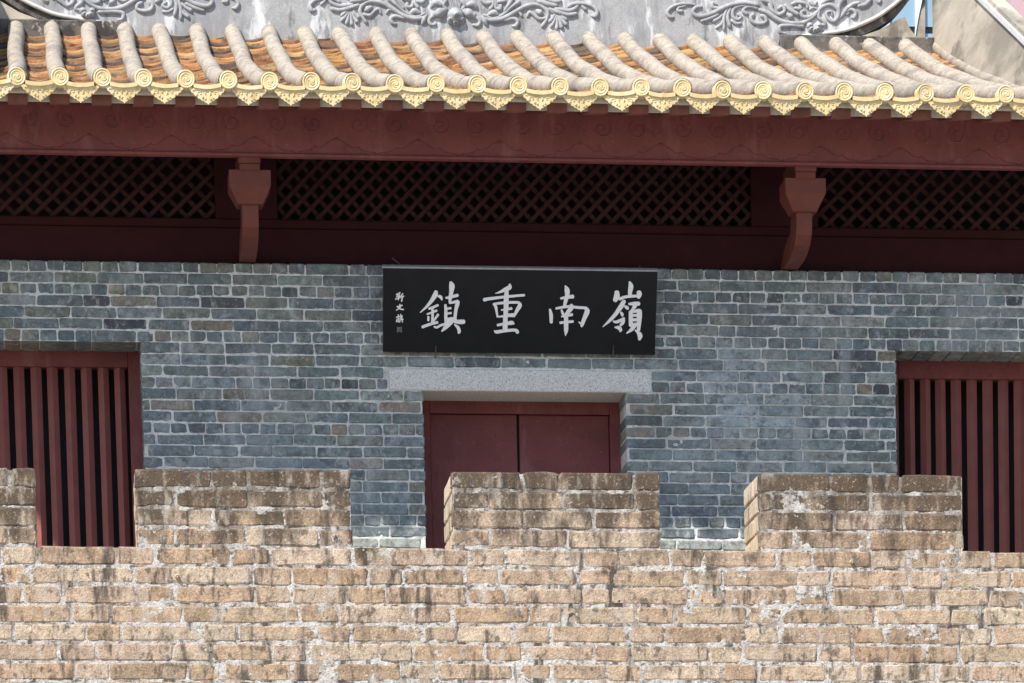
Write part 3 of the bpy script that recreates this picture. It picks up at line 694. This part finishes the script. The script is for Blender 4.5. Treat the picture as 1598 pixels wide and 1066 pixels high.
central = [[(150, 110, 50), (200, 135, 85), (255, 165, 50)], [(160, 120, 30), (240, 150, 60), (265, 180, 40)], [(270, 170, 34), (312, 215, 38), (290, 258, 36), (245, 250, 30)], [(335, 165, 30), (362, 210, 52), (378, 250, 34)],
    [(345, 185, 34), (430, 205, 48), (520, 195, 50), (600, 160, 46), (700, 100, 42), (790, 58, 44), (880, 50, 38), (950, 80, 40), (988, 130, 40), (980, 190, 38), (935, 262, 36)],
    [(560, 205, 38), (640, 188, 40), (688, 215, 42), (672, 258, 38), (640, 262, 26)], [(640, 140, 26), (700, 125, 30), (728, 158, 30)],
    [(965, 185, 36), (900, 190, 38), (845, 145, 36), (805, 125, 34), (785, 165, 26)], [(880, 110, 40), (915, 130, 60), (935, 140, 36)],
    [(1062, 130, 26), (1040, 180, 36), (1008, 215, 44)], [(1070, 150, 24), (1055, 210, 34), (1025, 262, 44)], [(1080, 150, 24), (1082, 230, 34), (1078, 288, 42)], [(1088, 150, 24), (1110, 220, 36), (1128, 278, 42)], [(1096, 140, 24), (1130, 200, 36), (1172, 248, 44)], [(1098, 120, 24), (1130, 165, 36), (1170, 198, 44)],
    [(1000, 90, 40), (1090, 125, 50), (1190, 150, 46), (1270, 140, 42)], [(1060, 90, 40), (1180, 110, 46), (1255, 90, 42), (1288, 55, 34)],
    [(900, 15, 50), (990, 45, 56), (1075, 58, 46)], [(960, -10, 46), (1060, 20, 50), (1115, 12, 40)], [(880, 50, 30), (980, 90, 34), (1050, 130, 34)],
    [(1190, 75, 40), (1240, 45, 44), (1330, 38, 40), (1420, 60, 40), (1478, 110, 42), (1468, 162, 46), (1432, 160, 34)], [(1330, 60, 30), (1368, 98, 38)],
    [(330, -5, 46), (370, 35, 46), (420, 30, 40)], [(440, 20, 30), (440, 55, 36), (415, 92, 40)], [(460, 40, 30), (475, 85, 36), (515, 90, 40), (520, 50, 34)], [(500, 20, 40), (560, 10, 40)], [(400, 150, 40), (450, 130, 60), (490, 155, 40)],
    [(350, 150, 30), (440, 185, 34), (540, 150, 34), (620, 80, 36), (700, 20, 40)], [(560, 110, 36), (600, 50, 40), (640, -10, 40)], [(180, 60, 40), (240, 40, 60), (280, 80, 36)], [(130, 10, 40), (160, 60, 36), (130, 100, 30)]]
right_motif = [[(150, 195, 30), (112, 195, 46), (84, 145, 42), (130, 85, 40), (220, 52, 40), (330, 48, 34), (400, 58, 26)], [(290, 70, 28), (210, 90, 32), (205, 125, 36), (250, 130, 40)],
    [(468, 80, 38), (410, 85, 44), (372, 140, 48), (430, 190, 54), (560, 170, 56), (680, 110, 56), (800, 62, 56), (950, 36, 56), (1100, 60, 54)], [(468, 240, 40), (560, 215, 50), (660, 165, 40)], [(640, 55, 30), (595, 35, 44), (600, 85, 46), (690, 105, 44)],
    [(765, 90, 34), (725, 200, 44), (725, 340, 40)], [(740, 170, 30), (700, 270, 40), (645, 315, 46)], [(710, 170, 30), (660, 215, 40), (608, 242, 46)], [(800, 90, 36), (765, 190, 46), (790, 302, 48)],
    [(1000, 62, 36), (900, 72, 40), (832, 112, 44), (826, 185, 44), (872, 228, 40), (918, 195, 36), (880, 165, 34)], [(810, 235, 40), (860, 268, 42), (915, 268, 38)], [(985, 160, 46), (945, 130, 44), (975, 88, 40), (1040, 82, 38), (1110, 100, 34)],
    [(1055, 200, 24), (1060, 165, 34), (1028, 195, 44), (1050, 250, 46), (1130, 272, 46), (1200, 250, 42), (1190, 200, 46), (1150, 180, 44)], [(1120, 110, 40), (1220, 150, 56), (1330, 225, 58), (1450, 262, 50), (1600, 265, 50), (1710, 215, 48), (1770, 160, 44)],
    [(1620, 300, 44), (1450, 290, 50), (1360, 305, 50), (1365, 368, 46), (1420, 385, 30)], [(1240, 40, 50), (1270, 120, 50), (1340, 168, 44), (1410, 130, 44), (1385, 75, 40), (1340, 100, 44)], [(1160, 0, 50), (1240, 30, 50), (1270, 80, 40)],
    [(1440, 160, 40), (1480, 190, 60), (1500, 215, 30)], [(1420, 60, 40), (1480, 120, 50), (1560, 165, 48)], [(1500, 45, 40), (1560, 30, 44), (1650, 45, 40), (1675, 90, 36)], [(1530, 95, 40), (1590, 100, 44), (1580, 60, 36)],
    [(1640, 130, 30), (1605, 130, 40), (1612, 185, 44), (1680, 200, 44), (1770, 150, 44), (1840, 80, 48), (1930, 58, 50), (2015, 110, 54), (2020, 185, 54), (1970, 245, 44), (1905, 215, 44), (1885, 150, 42), (1940, 135, 36), (1950, 180, 26)],
    [(1800, 130, 44), (1798, 200, 44), (1850, 240, 46), (1870, 280, 42), (1825, 288, 38)], [(1950, 250, 30), (2050, 190, 44), (2110, 110, 48), (2190, 50, 46), (2260, 35, 40)], [(2140, 150, 30), (2110, 170, 30)], [(2110, 140, 36), (2165, 108, 42), (2215, 145, 46), (2200, 200, 40), (2170, 200, 28)],
    [(2250, 70, 46), (2330, 52, 46), (2385, -5, 44)], [(2455, 0, 36), (2480, 30, 38), (2500, 0, 34)], [(2020, 120, 50), (2040, 40, 50), (2080, -20, 60)], [(1700, 20, 44), (1740, 60, 50), (1770, 30, 40)], [(1700, 110, 36), (1740, 90, 40), (1790, 110, 30)], [(1840, 40, 40), (1900, 5, 44), (1960, -10, 40)]]
ornament(central, 700, 6.392)
ornament(right_motif, 1030, 7.264, [(1745, 300, 80)])
cb = RP(711, 25); rr = 82 / 6.392 / 229                     # central flower bud
mb = MB(); mb.tube([cb, cb + [0, -rr * .35, 0], cb + [0, -rr * .7, 0], cb + [0, -rr * .9, 0]], [rr, rr * .92, rr * .6, rr * .1], 16); mb.build('flower_bud', 'relief_plaster', ridge, True)
for s in (-.62, 0, .62):
    c = cb + np.array([rr * s, -.004, -rr * (.72 if s == 0 else .5)])
    mb = MB(); mb.tube([c, c + [0, -rr * .4, 0], c + [0, -rr * .6, 0]], [rr * .46, rr * .38, rr * .1], 10); mb.build('petal', 'relief_plaster', ridge, True)
for k in range(-3, 4):
    v, f = relief([(70 + k * 12, 100, 16), (70 + k * 15, 40, 20), (70 + k * 20, -20, 22)], 700, 6.392); link('scroll', v, f, 'relief_plaster', ridge, None, True)

# ------------------------------------------------------------------ gable ridges that run down the slope
XG = P(1456, 40, RYp)[0]
def gable(sgn):
    X0 = XG if sgn > 0 else 2 * xc - XG
    gab = empty('gable_ridge', (X0 + sgn * .2, 1.2, zr(2.5)), tower)
    def Q(u, v): p = PX(u, v, XG); return (p[1], p[2])
    a, b_ = Q(1530, 0), Q(1598, 66); dyz = np.array(b_) - np.array(a); dyz /= abs(dyz[0])
    a = np.array(a)
    front = np.array([-0.75, a[1] + dyz[1] * (a[0] + .75)]); backp = np.array([RYp + .3, a[1] - dyz[1] * (RYp + .3 - a[0])])
    c = Q(1557, 0); hc = np.array(c)[1] - (a[1] + dyz[1] * (a[0] - c[0])); hc = .015
    low = [(EY + d, zr(d) - .08) for d in np.linspace(.6, RD, 14)]
    y0 = low[0][0]
    ys = np.linspace(RYp + .02, y0, 16)
    top = [(y, max(a[1] + dyz[1] * (a[0] - y), zr(y - EY) + .16)) for y in ys]
    xx = sorted((X0, X0 + sgn * .085))
    m1 = MB(); m1.prism(low + top, *xx, 'x'); m1.build('gable_wall', 'gable_plaster', gab)
    xx = sorted((X0 - sgn * .02, X0 + sgn * .095))
    m1 = MB(); m1.prism([(y, z - .001) for y, z in top] + [(y, z + .034) for y, z in top[::-1]], *xx, 'x'); m1.build('white_moulding', 'white_trim', gab)
    xx = sorted((X0 - sgn * .005, X0 + sgn * .09))
    m1 = MB(); m1.prism([(y, z + .03) for y, z in top] + [(y, z + .05 + hc) for y, z in top[::-1]], *xx, 'x'); m1.build('coping', 'gable_plaster', gab)
gable(1); gable(-1)

# ------------------------------------------------------------------ signboard with carved characters
sb_y0, sb_y1 = -.05, -.27
BL = P(598, 549, sb_y0); BR = P(1022, 554, sb_y0); TL = P(598, 418, sb_y1); TR = P(1026, 423, sb_y1)
zb0 = (BL[2] + BR[2]) / 2; zb1 = (TL[2] + TR[2]) / 2; sx0 = (BL[0] + TL[0]) / 2; sx1 = (BR[0] + TR[0]) / 2
up = unit(np.array([0, sb_y1 - sb_y0, zb1 - zb0])); nrm = np.array([0, -up[2], up[1]]); hgt = np.linalg.norm([sb_y1 - sb_y0, zb1 - zb0])
O = np.array([0, sb_y0, zb0])
sign = empty('signboard', ((sx0 + sx1) / 2, sb_y0, zb0)); tag(sign, 'black signboard with silver characters hung tilted above the door lintel', 'signboard')
def onboard(u, v, lift=0.0):
    d = ray(u, v); t = np.dot(O - EYE, nrm) / np.dot(d, nrm); return EYE + d * t + nrm * lift
def slab(name, a0, a1, h0, h1, n0, n1, mat):
    v = [np.array([x, 0, 0]) + O + up * h + nrm * n for n in (n0, n1) for h in (h0, h1) for x in (a0, a1)]
    return link(name, v, [(0, 2, 3, 1), (4, 5, 7, 6), (0, 1, 5, 4), (2, 6, 7, 3), (0, 4, 6, 2), (1, 3, 7, 5)], mat, sign)
slab('board', sx0, sx1, 0, hgt, -.035, 0, 'sign_black')
slab('top_edge', sx0 - .002, sx1 + .002, hgt - .002, hgt + .008, -.036, .003, 'sign_edge')
def brush(mb, strokes, ox, oy, sc_, lift):
    for i, st_ in enumerate(strokes):
        p = smooth_line([np.array(q, float) for q in st_], 6); k = len(p)
        t = np.gradient(p[:, :2], axis=0); t /= np.linalg.norm(t, axis=1)[:, None] + 1e-9; n = np.stack([-t[:, 1], t[:, 0]], 1); w = p[:, 2] / 2
        Lf = p[:, :2] + n * w[:, None]; Rt = p[:, :2] - n * w[:, None]
        def capn(c, tt, nn, ww): return [c + tt * ww * .75 * math.sin(a) + nn * ww * math.cos(a) for a in np.linspace(0, math.pi, 6)[1:-1]]
        ring_end = capn(p[-1, :2], t[-1], n[-1], w[-1]); ring_st = capn(p[0, :2], -t[0], -n[0], w[0])
        h = lift + i * .00025; v = []; f = []
        for q in list(Lf) + list(Rt): v.append(onboard(ox + q[0] / sc_, oy + q[1] / sc_, h))
        f += [(j, j + 1, k + j + 1, k + j) for j in range(k - 1)]
        b0 = len(v); v += [onboard(ox + q[0] / sc_, oy + q[1] / sc_, h) for q in ring_end]; f.append((k - 1, *range(b0, b0 + len(ring_end)), 2 * k - 1))
        b1 = len(v); v += [onboard(ox + q[0] / sc_, oy + q[1] / sc_, h) for q in ring_st]; f.append((k, *range(b1, b1 + len(ring_st)), 0))
        # skirt down into the board
        loop = list(range(k)) + list(range(b0, b0 + len(ring_end))) + list(range(2 * k - 1, k - 1, -1)) + list(range(b1, b1 + len(ring_st)))
        s0 = len(v); v += [v[j] - nrm * (h + .002) for j in loop]; n_ = len(loop)
        f += [(loop[j], loop[(j + 1) % n_], s0 + (j + 1) % n_, s0 + j) for j in range(n_)]
        mb.add(v, f)
zhen = [[(378, 268, 60), (362, 320, 78), (300, 420, 60), (220, 515, 40), (115, 612, 12)], [(415, 338, 38), (455, 355, 52), (475, 398, 28)], [(262, 550, 36), (340, 520, 38), (408, 490, 38)], [(230, 640, 26), (300, 615, 30), (388, 580, 36)], [(318, 530, 44), (320, 640, 42), (316, 770, 44)], [(250, 685, 38), (248, 742, 34)], [(410, 648, 40), (368, 708, 34), (342, 752, 22)], [(152, 852, 46), (280, 805, 44), (400, 775, 42)],
    [(622, 112, 48), (640, 170, 92), (630, 270, 68), (612, 380, 56), (606, 455, 34)], [(542, 368, 28), (605, 358, 42), (735, 324, 48)], [(605, 455, 28), (680, 437, 42), (735, 432, 66)], [(742, 430, 56), (728, 482, 66), (708, 560, 54), (692, 700, 52)], [(532, 488, 42), (540, 560, 50), (540, 680, 54), (545, 770, 56)], [(555, 548, 28), (622, 538, 34)], [(555, 630, 28), (625, 618, 34)], [(560, 730, 50), (640, 722, 66), (700, 735, 62)], [(680, 722, 50), (600, 785, 84), (530, 862, 60), (470, 924, 16)], [(348, 848, 28), (392, 857, 34), (450, 825, 34), (530, 803, 38)], [(690, 760, 52), (780, 765, 70), (838, 762, 66)], [(690, 812, 28), (742, 860, 52), (762, 925, 52), (748, 952, 28)]]
zhong = [[(540, 92, 34), (530, 142, 74), (450, 182, 58), (370, 220, 34), (298, 241, 8)], [(112, 346, 58), (200, 330, 48), (440, 300, 42), (650, 280, 38), (778, 270, 38)], [(488, 160, 50), (480, 300, 80), (475, 500, 78), (465, 650, 74), (460, 840, 82)], [(265, 420, 28), (300, 452, 50), (318, 540, 38), (330, 618, 32)], [(268, 416, 28), (360, 405, 38), (450, 396, 42), (560, 390, 42), (682, 390, 40)], [(690, 392, 40), (705, 440, 66), (660, 520, 58), (607, 625, 30)], [(398, 518, 22), (470, 506, 32), (566, 490, 42)], [(325, 628, 22), (420, 622, 32), (520, 605, 54), (602, 602, 60)], [(335, 768, 38), (450, 746, 44), (565, 730, 66), (600, 742, 38)], [(280, 862, 18), (318, 880, 52), (450, 862, 48), (620, 850, 46), (662, 878, 58), (656, 895, 40)]]
nan = [[(396, 118, 26), (425, 185, 82), (425, 280, 68), (400, 370, 60), (378, 466, 44)], [(322, 325, 34), (420, 305, 48), (520, 293, 64)], [(242, 492, 34), (380, 466, 42), (480, 460, 42), (600, 475, 42), (725, 480, 44)], [(140, 510, 36), (158, 600, 60), (161, 722, 50)], [(735, 482, 54), (758, 540, 82), (715, 650, 66), (672, 765, 54), (665, 802, 10)], [(620, 718, 16), (668, 748, 44)], [(500, 438, 60), (488, 490, 76), (430, 560, 58), (398, 600, 38)], [(333, 518, 32), (355, 580, 44), (390, 640, 38)], [(410, 580, 56), (408, 700, 70), (408, 850, 68), (396, 945, 10)], [(330, 627, 18), (400, 611, 38), (506, 593, 46)], [(310, 728, 40), (400, 718, 38), (520, 706, 42)]]
ling = [[(347, 220, 76), (345, 290, 94), (318, 356, 74)], [(390, 335, 46), (480, 302, 44), (600, 288, 44), (690, 282, 38)], [(560, 52, 34), (580, 120, 80), (565, 220, 66), (565, 285, 54)], [(714, 220, 74), (720, 260, 82), (706, 308, 54)], [(466, 370, 62), (420, 450, 76), (330, 580, 62), (230, 690, 48), (112, 797, 10)], [(475, 452, 28), (514, 478, 60), (526, 498, 38)], [(416, 562, 36), (434, 588, 52), (436, 612, 34)], [(288, 706, 28), (340, 715, 46), (420, 682, 46), (466, 654, 36)], [(463, 672, 38), (448, 720, 54), (410, 768, 42)], [(312, 805, 16), (378, 812, 64), (408, 848, 54), (396, 876, 20)], [(548, 415, 32), (640, 412, 62), (712, 410, 62)], [(650, 440, 70), (612, 505, 44), (585, 535, 40)], [(578, 552, 66), (578, 650, 68), (580, 770, 70)], [(722, 530, 78), (720, 620, 84), (712, 760, 68), (705, 845, 56)], [(600, 548, 28), (660, 533, 50), (715, 525, 60)], [(600, 605, 38), (715, 598, 42)], [(600, 678, 46), (715, 675, 46)], [(600, 765, 56), (700, 752, 58)], [(640, 772, 64), (590, 840, 54), (508, 904, 12)], [(652, 850, 26), (700, 890, 56), (730, 940, 82), (720, 1002, 46)]]
for data, ox, oy in ((zhen, 645, 430), (zhong, 745, 435), (nan, 845, 435), (ling, 930, 435)):
    mb = MB(); brush(mb, data, ox, oy, 10.66, .006); mb.build('character', 'char_paint', sign)
s1 = [[(240, 195, 18), (290, 182, 20), (322, 152, 22)], [(266, 168, 18), (262, 240, 20)], [(245, 245, 18), (315, 225, 18)], [(225, 290, 18), (320, 256, 22)], [(288, 190, 16), (288, 305, 22)], [(308, 150, 18), (310, 240, 18)], [(380, 172, 22), (345, 218, 22), (328, 262, 16)], [(340, 240, 20), (402, 226, 24)], [(372, 240, 24), (354, 332, 26)]]
s2 = [[(318, 396, 26), (322, 428, 20)], [(258, 446, 20), (368, 416, 24)], [(342, 425, 24), (302, 480, 24), (242, 520, 14)], [(272, 445, 20), (322, 490, 24), (398, 505, 22)]]
s3 = [[(242, 665, 18), (330, 642, 20), (374, 636, 20)], [(285, 612, 20), (285, 760, 22)], [(335, 602, 22), (342, 700, 20)], [(258, 700, 18), (252, 755, 28)], [(300, 690, 14), (370, 680, 16)], [(360, 642, 18), (362, 720, 22)], [(300, 722, 14), (388, 710, 22)], [(322, 740, 22), (310, 766, 16)], [(365, 738, 22), (374, 766, 20)]]
for data in (s1, s2, s3):
    mb = MB(); brush(mb, data, 600, 445, 13.3, .004); mb.build('signature_character', 'char_paint', sign)
mb = MB(); brush(mb, [[(262, 880, 20), (358, 880, 20)], [(264, 905, 16), (356, 903, 16)], [(264, 932, 18), (356, 930, 18)], [(262, 962, 22), (292, 964, 22)], [(330, 964, 20), (358, 966, 22)], [(272, 875, 18), (272, 968, 18)], [(310, 875, 16), (310, 950, 16)], [(350, 875, 18), (350, 968, 18)]], 600, 445, 13.3, .003); mb.build('seal', 'seal_paint', sign)
for u, v, u2, v2 in ((612, 403, 632, 420), (998, 415, 1000, 424)):
    a = P(u, v, -.01); b_ = P(u2, v2, sb_y1 + .02); mb = MB(); mb.tube([a, (a + b_) / 2 + [0, 0, .004], b_], .0035, 6); mb.build('hanging_wire', 'wire', sign, True)
for u in (680, 957):
    c = onboard(u, 552, .004); mb = MB(); mb.tube([c - up * .012 + [0, .05, 0], c - up * .008, c + up * .05], [.006, .005, .003], 6); mb.build('support_hook', 'wire', sign, True)

# ------------------------------------------------------------------ towers far behind
BYD = 250.0
q0 = P(1429, 40, BYD); fh_ = 3.6
offb = empty('office_tower', (q0[0], BYD + 10, 0)); tag(offb, 'distant glass office tower with pale piers behind the roof ridge', 'building')
bx0, bx1 = q0[0] - 12, P(1583, 20, BYD)[0]
box('tower_body', bx0, bx1, BYD + .4, BYD + 22, 0, q0[2] + 14, 'spandrel', offb)
zs_ = P(1420, 40, BYD)[2]
for i in range(-1, 3):
    z = zs_ + i * fh_
    for j in range(-3, 4):
        x1_ = q0[0] + j * 1.9
        if x1_ > bx1 - .1: continue
        pn = box('pane', x1_ - 1.4, x1_, BYD + .18, BYD + .3, z, z + 3.25, 'pane_blue', offb)
for j in range(-3, 4):
    x1_ = q0[0] + j * 1.9
    if x1_ + .5 < bx1: box('pier', x1_, x1_ + .5, BYD, BYD + .39, 0, q0[2] + 14, 'pier_pale', offb)
pk = P(1585, 20, 180)
pink = empty('apartment_tower', (pk[0] + 6, 186, 0)); tag(pink, 'distant pink rendered apartment tower beyond the gable coping', 'building')
box('tower_body', pk[0], pk[0] + 14, 180, 192, 0, pk[2] + 9, 'pink_render', pink)
for i in range(3):
    for j in range(4):
        x_ = pk[0] + 1.6 + j * 3.2; z_ = pk[2] - 4 + i * 3.2
        w_ = box('window', x_, x_ + 1.5, 179.9, 180.02, z_, z_ + 1.6, 'pane_blue', pink)

print('objects', len(bpy.data.objects), 'tris', sum(len(m_.loop_triangles) if m_.loop_triangles else 2 * len(m_.polygons) for m_ in bpy.data.meshes))
print('F', F, 'PP', PP, 'DIST', DIST, 'EYE', EYE)

print('ZT', ZT, 'ZC', ZC, 'CH', CH, 'ZTOP', ZTOP, 'ZD', ZD, 'slope', QA, QB, 'ezb', ezb, ezt, 'iz0', iz0, 'fz', fz0, fz1, 'LZ1', LZ1, zr(1.4))
